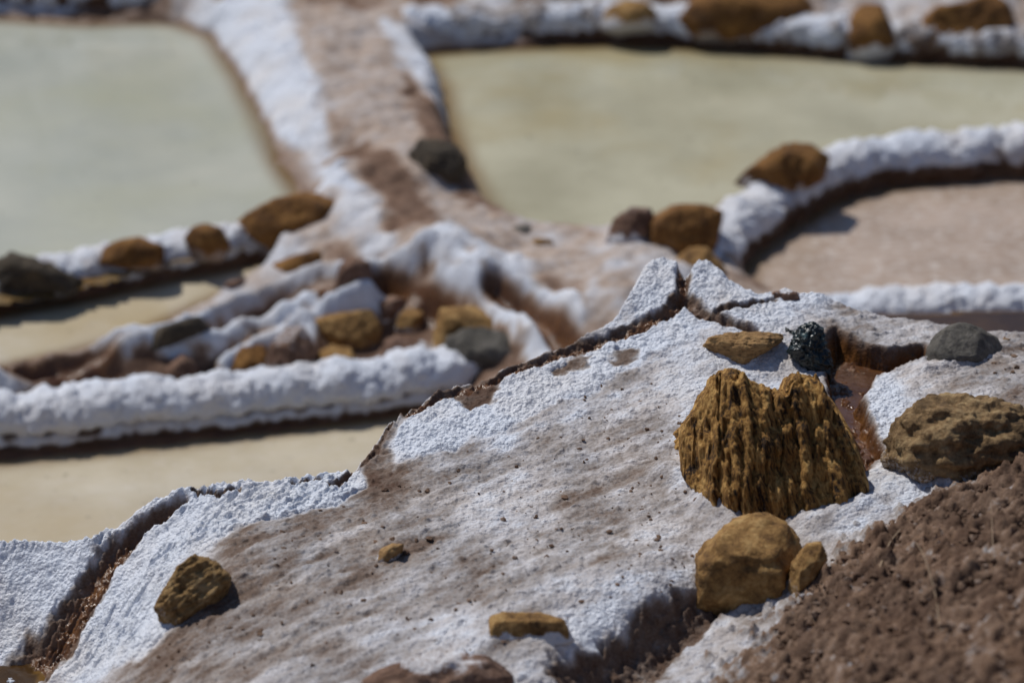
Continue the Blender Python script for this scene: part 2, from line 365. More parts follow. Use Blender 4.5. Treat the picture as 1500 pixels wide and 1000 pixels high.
CANALS = [  # wet brine grooves: photo line with approximate z, depth, half width start/end
 ([(1000, 398, .15), (1000, 440, .12), (975, 465, .1), (930, 480, .095), (850, 506, .08), (770, 540, .06), (690, 562, .055), (640, 582, .045), (600, 602, .04)], .017, .014, .021),
 ([(590, 600, .04), (560, 640, .02), (548, 668, .01), (505, 705, -.005), (488, 722, -.01)], .014, .006, .012),
 ([(265, 727, .0), (240, 738, -.01), (205, 770, -.05), (175, 805, -.09), (150, 850, -.14), (118, 895, -.18), (80, 942, -.22), (52, 968, -.25)], .034, .013, .05),
 ([(1002, 440, .12), (1040, 462, .11), (1085, 478, .1), (1105, 488, .09)], .022, .018, .01),
 ([(1040, 460, .11), (1090, 452, .105), (1130, 440, .1)], .012, .01, .01),
 ([(285, 720, .0), (320, 726, -.0), (350, 722, .0)], .01, .006, .006),
 ([(430, 708, 0), (470, 704, 0)], .008, .005, .005),
 ([(1050, 868, -.03), (985, 915, -.05), (905, 962, -.05), (850, 1010, -.06)], .032, .03, .05),
]
CANAL_XY = [(ats(l)[:, :2], d, a, b) for l, d, a, b in CANALS]
FILLETS = [(ats(l)[:, :2], h, w) for l, h, w in [
 ([(975, 690, .02), (1010, 705, .02), (1045, 755, .0), (1090, 785, .0)], .028, .035), ([(1180, 775, .01), (1270, 752, .02)], .022, .04), ([(250, 930, -.1), (300, 910, -.07), (345, 860, -.03)], .014, .03),
 ([(710, 938, 0), (845, 938, 0)], .012, .03), ([(1365, 545, .06), (1410, 520, .06), (1470, 500, .05)], .014, .03), ([(1290, 700, .05), (1400, 700, .06)], .02, .05), ([(1040, 530, .08), (1090, 542, .075), (1130, 520, .08)], .006, .02)]]
crest_y = lambda x: np.interp(x, CR[:, 0], CR[:, 1])
def near_parts(P, fine=False):
    z = front_grid(P)
    q = np.c_[P, np.zeros(len(P))]
    d, _ = seg_dist(P, CR[:, :2]); back = P[:, 1] > crest_y(P[:, 0])
    sdc = np.where(back, d, -d)
    for l, h, w in FILLETS:
        dd, _ = seg_dist(P, l); z = z + h * np.exp(-(dd / w) ** 2)
    s2 = np.maximum(sdc + 0.006, 0)
    z = z - np.minimum(1.15 + z * .6, 2.2 * s2 ** 1.0 + 1.5 * s2 ** 2)
    stream = poly_sd(P, STREAM_XY) + 0.006 * perlin(q * 30, 3)
    zs = np.minimum(z, 0.004 + 0.02 * perlin(q * 6, 4))
    ms = sst(0.012, -0.012, stream); z = z * (1 - ms) + np.minimum(z - 0.0, zs) * ms
    wet = sst(0.012, -0.003, stream)
    soil = sst(0.02, 0.0, stream)
    for i, (l, dp, a, b) in enumerate(CANAL_XY):
        dd, t = seg_dist(P, l); w = a + (b - a) * t
        w = w * (1 + 0.35 * fbm(q * 20, 3, 20 + i)) ; x = dd / w
        z = z - dp * np.exp(-np.clip(x, 0, 3) ** 4)
        if i < 5: z = z + 0.25 * dp * np.exp(-((x - 1.6) / .5) ** 2) * (0.6 + 0.6 * perlin(q * 22, 31 + i))
        k = sst(1.5, 0.85, x + .25 * fbm(q * 24, 2, 37))
        soil = np.maximum(soil, k); wet = np.maximum(wet, (0.0 if i in (1, 4, 5, 6, 7) else 1.0) * sst(1.0, 0.4, x) * (.85 if i < 3 else .6))
    return z, sdc, wet, soil
near_height = lambda P: near_parts(P)[0]

# ------------------------------------------------------------------ height of the earth bank in the foreground
BANK = ats([(1500, 640, .10), (1440, 682, .09), (1300, 755, .05), (1200, 815, .02), (1150, 880, -.01), (1090, 950, -.04), (1040, 1020, -.06), (1500, 720, .17), (1400, 780, .13), (1300, 850, .11), (1250, 950, .11),
  (1400, 900, .17), (1500, 850, .21), (1500, 1000, .27), (1300, 1000, .15), (1170, 1000, .04), (1210, 900, .05), (1650, 800, .28), (1650, 1000, .34), (1300, 700, -.08), (1100, 830, -.1), (1000, 930, -.15), (900, 1000, -.2), (1440, 620, -.02), (1600, 600, .08), (1900, 800, .36)])
bank_plate = Plate(BANK, 1e-3)
def bank_height(P, fine=False):
    z = bank_plate(P); q = np.c_[P, np.zeros(len(P))]
    z = z + 0.018 * fbm(q * 9, 2, 40)
    if fine:
        z = z + 0.022 * (0.55 - worley(q * 15 + 0.25 * fbm(q * 20, 2, 44)[:, None], 2)) + 0.024 * fbm(q * 24, 4, 42, 0.62) + 0.009 * (0.5 - worley(q * 60, 5))
    return z

MIDG = Grid(mid_height, -3.6, 3.6, 5.8, 13.0, .024)
NEARG = Grid(near_height, -2.0, 2.0, 3.6, 6.8, .01)
BANKG = Grid(bank_height, 0.0, 2.2, 3.2, 5.6, .02)
def ground_z(P):
    z = np.full(len(P), -1.35)
    for g in (MIDG, NEARG, BANKG): z = np.where(g.covers(P), np.maximum(z, g(P)), z)
    return z
def hit(u, v):
    """first ground point along the sight line through a photo point"""
    u = np.atleast_1d(np.asarray(u, float)); v = np.atleast_1d(np.asarray(v, float)); d = ray(u, v)
    ts = np.arange(3.6, 14.0, 0.012); n = len(u)
    P = EYE + d[:, None, :] * ts[None, :, None]
    g = ground_z(P.reshape(-1, 3)[:, :2]).reshape(n, -1)
    below = P[:, :, 2] <= g; below[:, -1] = True; i = np.argmax(below, 1)
    return P[np.arange(n), i]
def hit_xy(lst): a = np.array(lst, float); return hit(a[:, 0], a[:, 1])[:, :2]

# ------------------------------------------------------------------ near terrace mesh
def spaced(lo, a, b, hi, fine, coarse): return np.r_[np.arange(lo, a, coarse), np.arange(a, b, fine), np.arange(b, hi + coarse, coarse)]
SALT_NEAR = [(50, 830, 1.05), (50, 900, 1), (150, 960, 1), (200, 900, 1.1), (260, 780, 1.1), (300, 760, 1.1), (400, 727, 1.1), (100, 985, .9), (480, 708, 1.05), (230, 830, 1.05), (20, 800, 1.05), (280, 830, 1), (180, 950, 1),
 (310, 870, .36), (360, 795, .30), (260, 965, .36), (450, 770, .30), (545, 712, .28), (620, 690, .34), (180, 1005, .4), (400, 880, .43), (500, 850, .47), (600, 780, .5), (450, 950, .55), (600, 950, .66), (690, 745, .92), (760, 745, .88), (720, 755, .9),
 (640, 765, .6), (800, 660, .66), (700, 680, .42), (900, 660, .56), (850, 720, .48), (950, 740, .55), (900, 800, .6), (800, 850, .55), (700, 850, .5), (950, 850, .8), (850, 925, .9), (900, 900, .9), (650, 935, .85), (560, 880, .55), (1000, 800, .8), (1020, 740, .72),
 (600, 650, 1.05), (640, 640, 1.05), (700, 605, .95), (760, 590, 1), (850, 560, .95), (900, 500, 1), (1000, 490, 1), (1000, 560, .92), (950, 600, .76), (1000, 530, .9), (880, 620, .68), (940, 420, 1.1), (970, 400, 1.1), (960, 440, 1.05), (1060, 400, 1.05), (1100, 430, 1), (780, 628, .6), (660, 660, .5),
 (640, 600, .8), (660, 583, .2), (700, 577, .25), (725, 562, .22), (830, 537, .32), (910, 527, .36), (790, 550, .4), (560, 700, .2), (560, 665, .35), (1130, 455, 1.05), (1200, 440, 1.05), (1250, 480, .5), (1225, 500, .45), (1300, 490, .78), (1350, 480, .7), (1300, 470, .62), (1400, 550, .62), (1450, 540, .6),
 (1300, 590, 1), (1280, 620, 1.1), (1350, 570, .72), (1480, 580, .6), (1400, 690, .85), (1330, 690, .78), (1250, 765, .8), (1200, 780, .68), (1290, 650, .9), (1480, 500, .65), (1150, 540, .78), (1040, 570, .85), (1000, 960, .8), (1080, 930, .7), (950, 1000, .85), (1150, 880, .45), (730, 640, .9), (860, 600, .85), (560, 960, .7), (750, 900, .6)]
sn = np.array(SALT_NEAR, float); SN_XY = hit(sn[:, 0], sn[:, 1])[:, :2]
def salt_near(P): return shepard(P, SN_XY, sn[:, 2])
saltg = Grid(salt_near, -1.6, 1.7, 3.9, 6.5, .012)
SLOPES = [(hit_xy(l), a) for l, a in [
  ([(60, 999), (165, 985), (206, 960), (254, 922), (272, 880), (268, 825), (303, 806), (357, 773), (401, 762), (476, 747), (535, 715), (525, 692), (480, 697), (400, 712), (300, 722), (225, 742), (165, 785), (10, 800), (5, 900)], 1.12),
  ([(575, 690), (610, 672), (670, 655), (745, 624), (800, 600), (870, 572), (930, 530), (1010, 500), (985, 470), (900, 500), (830, 522), (720, 562), (640, 596), (590, 620), (572, 650)], 1.1)]]
SOILS = [hit_xy(l) for l in [[(640, 590), (690, 570), (735, 556), (722, 588), (690, 602)], [(800, 545), (850, 522), (872, 524), (850, 546), (815, 555)], [(885, 537), (905, 521), (936, 515), (925, 536), (900, 541)], [(545, 695), (556, 678), (582, 686), (562, 708)]]]
_d = hit_xy([(290, 740), (190, 860)]); SLOPE_DIR = (_d[1] - _d[0]) / np.linalg.norm(_d[1] - _d[0])
def build_near():
    xs = spaced(-2.4, -1.15, 1.2, 2.4, .0027, .02); ys = spaced(3.7, 4.2, 6.05, 6.6, .0027, .02)
    X, Y = np.meshgrid(xs, ys); P = np.c_[X.ravel(), Y.ravel()]
    z, sdc, wet, soil = near_parts(P)
    q = np.c_[P, z].astype(np.float32)
    salt = saltg(P)
    salt = salt * (1 - .22 * sst(.98, .6, salt))
    salt = np.where(sdc > 0.0, 0.8 * sst(.12, .0, sdc) + .2, salt)
    for pl, amt in SLOPES:
        e = poly_sd(P, pl) + .022 * fbm(q * 12, 3, 66); w = sst(.014, -.014, e)
        salt = (salt - .09 * sst(.12, 0, e) * (amt > 1)) * (1 - w) + amt * w
    for pl in SOILS:
        e = poly_sd(P, pl) + .02 * fbm(q * 22, 3, 67); w = sst(.012, -.012, e); salt = salt * (1 - w) + .2 * w
    crust = sst(.74, 1.0, salt)
    pop = 1 - worley(q * np.float32([105, 105, 60]) + 0.5 * perlin(q * 60, 8)[:, None], 1)
    pop2 = 1 - worley(q * np.float32([52, 52, 34]) + 0.4 * perlin(q * 30, 12)[:, None], 3)
    lump = fbm(q * 28, 3, 15)
    al = P[:, 0] * .78 + P[:, 1] * .62; ac = P[:, 1] * .78 - P[:, 0] * .62
    st = fbm(np.c_[al * 3.2, ac * 17, 0 * P[:, 0]], 4, 60, .6)      # drag marks along the path
    dirx = SLOPE_DIR; fa = P @ dirx; fc = P @ np.array([-dirx[1], dirx[0]])
    rip = 1 - np.abs(fbm(np.c_[fa * 11, fc * 62, 0 * z], 3, 91)) * 1.6; ripm = sst(.03, -.05, poly_sd(P, SLOPES[0][0])) * sst(-.1, .25, perlin(q * 6, 92) + .15)
    big = sst(-.25, .5, perlin(q * 9, 77)) 
    z = z + crust * (0.008 * pop + 0.007 * pop2 * big + 0.006 * lump + .011 * ripm * rip) + (1 - crust) * (0.004 * lump + 0.0020 * fbm(q * 95, 2, 18) + .0035 * sst(.25, .6, perlin(q * 55, 19)) + .003 * st)
    z = z + wet * 0.010 * fbm(q * 42, 4, 22, .65) + soil * (1 - wet) * 0.006 * fbm(q * 60, 2, 25)
    salt = salt + 0.10 * fbm(q * 9, 3, 50) * (1 - crust * .6) + 0.08 * (pop - .5) * crust  # last term darkens pits between crust grains, shade put into the colour
    salt = salt + (0.17 * st + .10 * fbm(q * 3.5, 2, 63) + .13 * fbm(np.c_[al * 16, ac * 45, 0 * z], 3, 64) + .16 * sst(.15, .6, fbm(np.c_[al * 5, ac * 14, 0 * z], 3, 65))) * (1 - crust)
    salt = salt * (1 - soil) + soil * (0.10 + 0.25 * np.clip(perlin(q * 40, 33), 0, 1))
    return tag(link_mesh('salt_path', np.c_[P, z], grid_faces(len(ys), len(xs)), M_SALT, {'salt': salt, 'wet': wet}), kind='structure')
build_near()

# ------------------------------------------------------------------ middle ground mesh
SALT_MID = [(300, 30, 1), (340, 60, 1), (380, 120, 1), (430, 200, 1), (460, 260, 1), (400, 90, .95), (430, 130, .8), (480, 60, .42), (520, 120, .50), (540, 200, .46), (500, 180, .46), (530, 80, .5), (560, 40, .45), (600, 60, .9), (625, 110, .95), (640, 160, .4), (590, 180, .3), (560, 250, .22), (520, 230, .2), (600, 300, .3), (620, 250, .38), (660, 250, .15), (580, 330, .15),
 (650, 300, .42), (720, 350, .46), (800, 380, .5), (850, 400, .48), (900, 420, .48), (850, 450, .5), (940, 390, .7), (600, 345, .4), (560, 365, .95), (640, 370, .95), (700, 385, .85), (760, 410, .85), (840, 460, .9), (680, 430, .9), (760, 470, .95), (800, 500, .95), (600, 420, .9), (530, 420, .8),
 (790, 450, .05), (820, 480, .05), (500, 396, .05), (600, 398, .05), (520, 300, .8), (540, 320, .85), (480, 320, .5), (430, 400, .75), (350, 430, .7), (300, 450, .5), (200, 490, .5), (100, 510, .45), (40, 520, .25), (100, 545, .02), (150, 535, .1), (60, 550, .02), (200, 540, .7), (300, 505, .7), (400, 470, .7), (470, 430, .8), (100, 570, .8), (350, 540, .25), (250, 550, .15),
 (480, 520, .2), (560, 500, .2), (620, 510, .2), (700, 510, .2), (430, 520, .4), (550, 460, .25), (1000, 345, .4), (1060, 400, .5), (0, 5, .9), (80, 5, .95), (150, 5, .25), (230, 10, .25), (270, 20, .8), (500, 5, .25), (650, 0, .2), (800, 5, .25), (1000, 0, .2), (1220, 10, .6), (1340, 10, .7), (1500, 5, .6), (330, 0, .2), (700, 30, .8), (900, 45, .8)]
sm = np.array(SALT_MID, float); SM_XY = hit(sm[:, 0], sm[:, 1])[:, :2]
saltmg = Grid(lambda P: shepard(P, SM_XY, sm[:, 2], 2.2, 4e-4), -3.2, 3.2, 5.8, 12.6, .024)
BANDS = [(lows([(a, b, -.07) for a, b in l])[:, :2], amt) for l, amt in [
  ([(262, 30), (285, 5), (350, 5), (415, 22), (438, 90), (472, 165), (488, 235), (510, 300), (470, 300), (430, 285), (395, 200), (350, 110), (310, 60)], 1.0),
  ([(425, 25), (560, 20), (585, 60), (600, 120), (625, 190), (680, 290), (800, 360), (900, 390), (860, 420), (700, 370), (600, 280), (520, 210), (485, 150), (448, 90)], .50),
  ([(490, 200), (530, 205), (590, 285), (640, 340), (590, 350), (540, 290), (500, 245)], .16),
  ([(602, 130), (645, 150), (680, 240), (700, 300), (640, 250), (610, 190)], .14),
  ([(562, 45), (600, 55), (635, 95), (650, 150), (632, 150), (600, 95), (570, 80)], 1.0)]]
RUBBLE = lows([(-100, 560, -.18), (200, 480, -.15), (400, 405, -.1), (560, 348, -.03), (690, 372, -.03), (850, 435, -.05), (860, 500, -.06), (740, 540, -.15), (500, 560, -.22), (-100, 620, -.24)])[:, :2]
def build_mid():
    xs = spaced(-5, -2.3, 2.3, 5, .0105, .06); ys = np.r_[np.arange(5.9, 11.0, .0105), np.arange(11.0, 15, .06)]
    X, Y = np.meshgrid(xs, ys); P = np.c_[X.ravel(), Y.ravel()]
    z = mid_height(P); q = np.c_[P, z]; salt = saltmg(P)
    salt = salt + 0.22 * fbm(q * 8, 3, 70)
    wet = np.zeros(len(P))
    for pl, amt in BANDS:
        e = poly_sd(P, pl) + .05 * fbm(q * 9, 3, 75); w = sst(.025, -.025, e); salt = salt * (1 - w) + (amt + .07 * fbm(q * 11, 3, 76)) * w
    rub = sst(.03, -.03, poly_sd(P, RUBBLE)); rs = np.full(len(P), .10)
    for (l, h, w) in RIDGE_XY:
        d, _ = seg_dist(P, l); rs = np.maximum(rs, 1.0 * sst(w * 1.35, w * .35, d + .022 * fbm(q * 14, 3, 78)))
    salt = salt * (1 - rub) + (rs + .18 * fbm(q * 13, 3, 79)) * rub
    for l, dp, w in GULLY_XY[:3]:
        d, _ = seg_dist(P, l); k = sst(w * 1.5, w * .6, d); wet = np.maximum(wet, k * .8); salt = salt * (1 - k)
    for k, poly in POND_XY.items():
        sdp = poly_sd(P, poly); b = sst(.03, .0, z - PONDS[k][0]) * (sdp < .1) * .8
        salt = salt - b * .9; wet = np.maximum(wet, sst(.018, .004, z - PONDS[k][0]) * (sdp < .1) * .6)
    crust = sst(.5, .9, salt)
    z = z + crust * (0.012 * (1 - worley(q * 40, 6)) + .010 * fbm(q * 18, 2, 71)) + (1 - crust) * .007 * fbm(q * 22, 3, 72)
    return tag(link_mesh('far_path', np.c_[P, z], grid_faces(len(ys), len(xs)), M_MID, {'salt': salt, 'wet': wet}), kind='structure')
build_mid()

# ------------------------------------------------------------------ foreground earth bank
def build_bank():
    xs = np.arange(0.05, 2.0, .0048); ys = np.arange(3.3, 5.5, .0055)
    X, Y = np.meshgrid(xs, ys); P = np.c_[X.ravel(), Y.ravel()]
    z = bank_height(P, True); q = np.c_[P, z]
    up = z - near_height(P)
    salt = 0.06 + 0.22 * fbm(q * 10, 3, 80) + .22 * fbm(q * 45, 3, 81) + .35 * sst(.55, .9, fbm(q * 30, 3, 82)) + 0.55 * sst(.045, .0, up)
    return tag(link_mesh('earth_bank', np.c_[P, z], grid_faces(len(ys), len(xs)), M_EARTH, {'salt': np.clip(salt, 0, 1), 'wet': 0 * z}), kind='structure')
build_bank()

# ground sheet far below, out to the horizon
gs = np.r_[-200, -60, np.arange(-20, 21, 1.0), 60, 200]
GX, GY = np.meshgrid(gs, gs + 8.0); GP = np.c_[GX.ravel(), GY.ravel()]
gz = -1.5 + 0.1 * fbm(np.c_[GP * .4, np.zeros(len(GP))], 2, 90) + np.maximum(0, np.hypot(GP[:, 0], GP[:, 1] - 6) - 12) * .22
tag(link_mesh('ground', np.c_[GP, gz], grid_faces(len(gs), len(gs)), M_EARTH, {'salt': 0.3 + 0.3 * fbm(np.c_[GP * .8, np.zeros(len(GP))], 2, 91), 'wet': 0 * gz}), kind='structure')

# ------------------------------------------------------------------ water
W_PALE = water_material('cloudy_brine', (0.37, 0.385, 0.33), (0.48, 0.48, 0.40), rough=.05, scale=2.2, wave=.12, stain=(0.42, 0.42, 0.31))
W_OLIVE = water_material('olive_brine', (0.35, 0.33, 0.23), (0.49, 0.465, 0.34), rough=.05, scale=2.0, wave=.12, stain=(0.36, 0.285, 0.13))
W_BROWN = water_material('muddy_brine', (0.32, 0.235, 0.175), (0.47, 0.36, 0.28), rough=.28, scale=4.0, wave=.7, specks=.8, wscale=35.0)  # specks: white flecks, with glitter painted into the same colour
W_WARM = water_material('warm_brine', (0.48, 0.41, 0.29), (0.60, 0.53, 0.40), rough=.1, scale=5.0, wave=.25, specks=.25, wscale=40.0, stain=(0.46, 0.36, 0.21))
W_AMBER = water_material('amber_brine', (0.035, 0.018, 0.007), (0.08, 0.042, 0.014), rough=.05, scale=9.0, wave=.3)
W_STREAM = water_material('stream_brine', (0.055, 0.024, 0.012), (0.12, 0.062, 0.036), shore=(0.11, 0.04, 0.01), rough=.05, scale=16.0, wave=1.0, wscale=70.0)
def water(name, xy, z, mat, grow=.05, st=.03, shore_w=.09):
    xy = np.asarray(xy); lo = xy.min(0) - grow - st; hi = xy.max(0) + grow + st
    xs = np.arange(lo[0], hi[0], st); ys = np.arange(lo[1], hi[1], st); X, Y = np.meshgrid(xs, ys); P = np.c_[X.ravel(), Y.ravel()]
    sd = poly_sd(P, xy); F = grid_faces(len(ys), len(xs)); F = F[(sd[F] < grow).any(1)]
    used = np.unique(F); mp = np.full(len(P), -1); mp[used] = np.arange(len(used)); P = P[used]; sd = sd[used]
    return tag(link_mesh(name, np.c_[P, 0 * P[:, 0] + z], mp[F], mat, {'shore': sst(-shore_w, .0, sd)}), kind='structure')
for k, mt in (('A', W_PALE), ('B', W_OLIVE), ('C', W_BROWN), ('D', W_WARM), ('E', W_WARM)):
    water('pond_water', POND_XY[k], PONDS[k][0], mt, .01 if k == 'D' else .05, .012 if k == 'D' else .03)
water('pond_water', ats([(-200, 915, -.277), (0, 930, -.277), (50, 975, -.277), (75, 1080, -.277), (-200, 1080, -.277)])[:, :2], -.277, W_AMBER, .03, .01, .001)
water('pond_water', ats([(1230, 462, -.55), (1700, 455, -.55), (1700, 520, -.55), (1230, 520, -.55)])[:, :2], -.55, W_AMBER, 0, .02, .001)
water('stream_water', STREAM_XY, .013, W_STREAM, .01, .012, .03)

# ------------------------------------------------------------------ salt walls: swept crusts with scalloped sides
def salt_wall(line, prof, label, wsc=1.0, hsc=1.0, step=.0075, popc=1.0, stain=.03, seed=0, patch=0.0, wob=.2, crack=.0):
    c3 = lows(line); L = np.linalg.norm(np.diff(c3, axis=0), axis=1).sum(); n = max(8, int(L / step))
    c = catmull(c3, n); t = np.gradient(c[:, :2], axis=0); t /= np.linalg.norm(t, axis=1)[:, None] + 1e-9
    nrm = np.c_[t[:, 1], -t[:, 0]]; nrm *= np.where(nrm[:, 1:2].mean() > 0, -1, 1)         # towards the viewer's side
    pr = catmull(np.array(prof, float) * LS, 84); s = np.arange(n) * step
    q1 = np.c_[s * 6, 0 * s + seed, 0 * s]
    ends = np.minimum(1, np.minimum(s, s[::-1]) / .12 + .02) ** .5
    W = ends * wsc * (1 + wob * fbm(q1, 3, seed)); H = ends * hsc * (1 + wob * .8 * fbm(q1 * 1.3, 3, seed + 5))
    off = 0.012 * fbm(q1 * 1.7, 3, seed + 9)
    O = pr[None, :, 0] * W[:, None] + off[:, None]; Hh = np.where(pr[None, :, 1] > 0, pr[None, :, 1] * H[:, None], pr[None, :, 1])
    V = np.stack([c[:, 0:1] + nrm[:, 0:1] * O, c[:, 1:2] + nrm[:, 1:2] * O, c[:, 2:3] + Hh], -1)
    dp = np.gradient(V, axis=1); dl = np.gradient(V, axis=0); nn = np.cross(dl, dp); nn /= np.linalg.norm(nn, axis=-1, keepdims=True) + 1e-9
    if nn[:, 42, 2].mean() < 0: nn = -nn
    q = V.reshape(-1, 3); h = np.repeat(Hh.ravel()[:, None], 1, 1)[:, 0]
    k = popc * sst(0.0, .03, h)
    dsp = 0.011 * k * (1 - worley(q * 68, seed)) + 0.009 * k * (1 - worley(q * 34 + .3 * perlin(q * 30, 2)[:, None], seed + 1)) + 0.009 * fbm(q * 20, 3, seed + 2)
    Vd = q + nn.reshape(-1, 3) * dsp[:, None]
    salt = 1.08 - 1.0 * sst(stain + .012, stain - .008, h + .012 * fbm(q * 30, 2, seed + 4)) - patch * sst(-.1, .5, fbm(q * 9, 3, seed + 7))
    wet = sst(.016, .004, h)
    salt = salt - crack * sst(.018, .003, np.abs(h - .048 - .012 * fbm(q * 9, 2, seed + 12))) * sst(-.3, .3, perlin(q * 14, seed + 13)) - .45 * sst(.25, .6, fbm(q * 6, 3, seed + 14)) * sst(.12, .05, h)
    b = c.mean(0)
    o = link_mesh('salt_wall', Vd, grid_faces(n, 84), M_WALL, {'salt': salt, 'wet': wet * .7}, origin=(b[0], b[1], c[:, 2].min()))
    return tag(o, label, 'salt wall', 'salt walls between the evaporation ponds')
LIP = [(.075, -.06), (.07, .0), (.066, .018), (.064, .03), (.040, .036), (.050, .044), (.070, .056), (.06, .085), (.035, .105), (0, .11), (-.035, .1), (-.06, .07), (-.07, .0), (-.075, -.06)]
ROUND = [(.075, -.06), (.07, .0), (.068, .02), (.066, .04), (.058, .07), (.035, .095), (0, .105), (-.035, .095), (-.058, .07), (-.066, .04), (-.07, 0), (-.075, -.06)]
STEEP = [(.05, -.06), (.048, .0), (.05, .03), (.05, .07), (.04, .1), (.01, .12), (-.03, .115), (-.05, .08), (-.055, 0), (-.06, -.06)]
salt_wall([(-160, 668, -.25), (0, 648, -.25), (150, 632, -.25), (300, 618, -.25), (450, 603, -.25), (580, 588, -.25), (690, 565, -.25), (800, 545, -.25)], LIP,
          'thick white popcorn salt wall with a scalloped crack along the front of the rubble', 1.0, 1.0, seed=1, stain=.02, crack=1.0)
salt_wall([(-160, 478, -.2), (0, 442, -.2), (100, 424, -.2), (240, 396, -.2), (360, 373, -.2), (470, 350, -.2), (540, 325, -.17)], STEEP,
          'low salt wall carrying brown rocks between the two upper left ponds', 1.0, .66, seed=2, patch=.4, stain=.03)
salt_wall([(-160, 2, -.15), (0, 12, -.15), (100, 16, -.15), (220, 16, -.15), (300, 14, -.15), (330, 10, -.14)], STEEP,
          'distant patchy salt wall along the far edge of the upper left pond', 1.1, .9, seed=3, patch=1.3, stain=.045)
salt_wall([(560, 48, -.12), (640, 64, -.15), (760, 57, -.15), (900, 56, -.15), (1050, 64, -.15), (1200, 76, -.15), (1350, 84, -.15), (1500, 92, -.15), (1750, 102, -.15)], STEEP,
          'distant salt wall carrying big brown rocks at the far edge of the upper right pond', 1.0, .85, seed=4, patch=.6, stain=.045)
salt_wall([(1750, 232, -.16), (1500, 242, -.16), (1380, 248, -.16), (1290, 255, -.16), (1210, 275, -.16), (1140, 310, -.16), (1085, 352, -.165), (1040, 395, -.16), (1010, 450, -.14)], ROUND,
          'smooth white salt wall curving between the upper right pond and the brown pond', 1.0, .95, seed=5, wob=.28, patch=.25, stain=.045)
salt_wall([(1150, 498, -.17), (1230, 484, -.17), (1300, 474, -.155), (1400, 473, -.15), (1500, 475, -.15), (1750, 480, -.15)], ROUND,
          'bright salt wall in front of the brown pond behind the near ridge', .85, .8, seed=6, stain=.02)

# ------------------------------------------------------------------ rocks
ICO = {}
def ico(sub):
    if sub not in ICO:
        bm = bmesh.new(); bmesh.ops.create_icosphere(bm, subdivisions=sub, radius=1.0)
        bm.verts.ensure_lookup_table()
        ICO[sub] = (np.array([v.co[:] for v in bm.verts]), np.array([[v.index for v in f.verts] for f in bm.faces])); bm.free()
    return ICO[sub]
def polar(out, n=360):
    r = np.zeros(n); th = np.linspace(-math.pi, math.pi, n, endpoint=False)
    for i, a in enumerate(th):
        d = np.array([math.cos(a), math.sin(a)]); best = 1e-3
        for j in range(len(out)):
            p = out[j]; e = out[(j + 1) % len(out)] - p; den = d[0] * e[1] - d[1] * e[0]
            if abs(den) < 1e-12: continue
            t = (p[0] * e[1] - p[1] * e[0]) / den; s = (p[0] * d[1] - p[1] * d[0]) / den
            if t > 0 and -1e-6 <= s <= 1 + 1e-6: best = max(best, t)
        r[i] = best
    return th, r
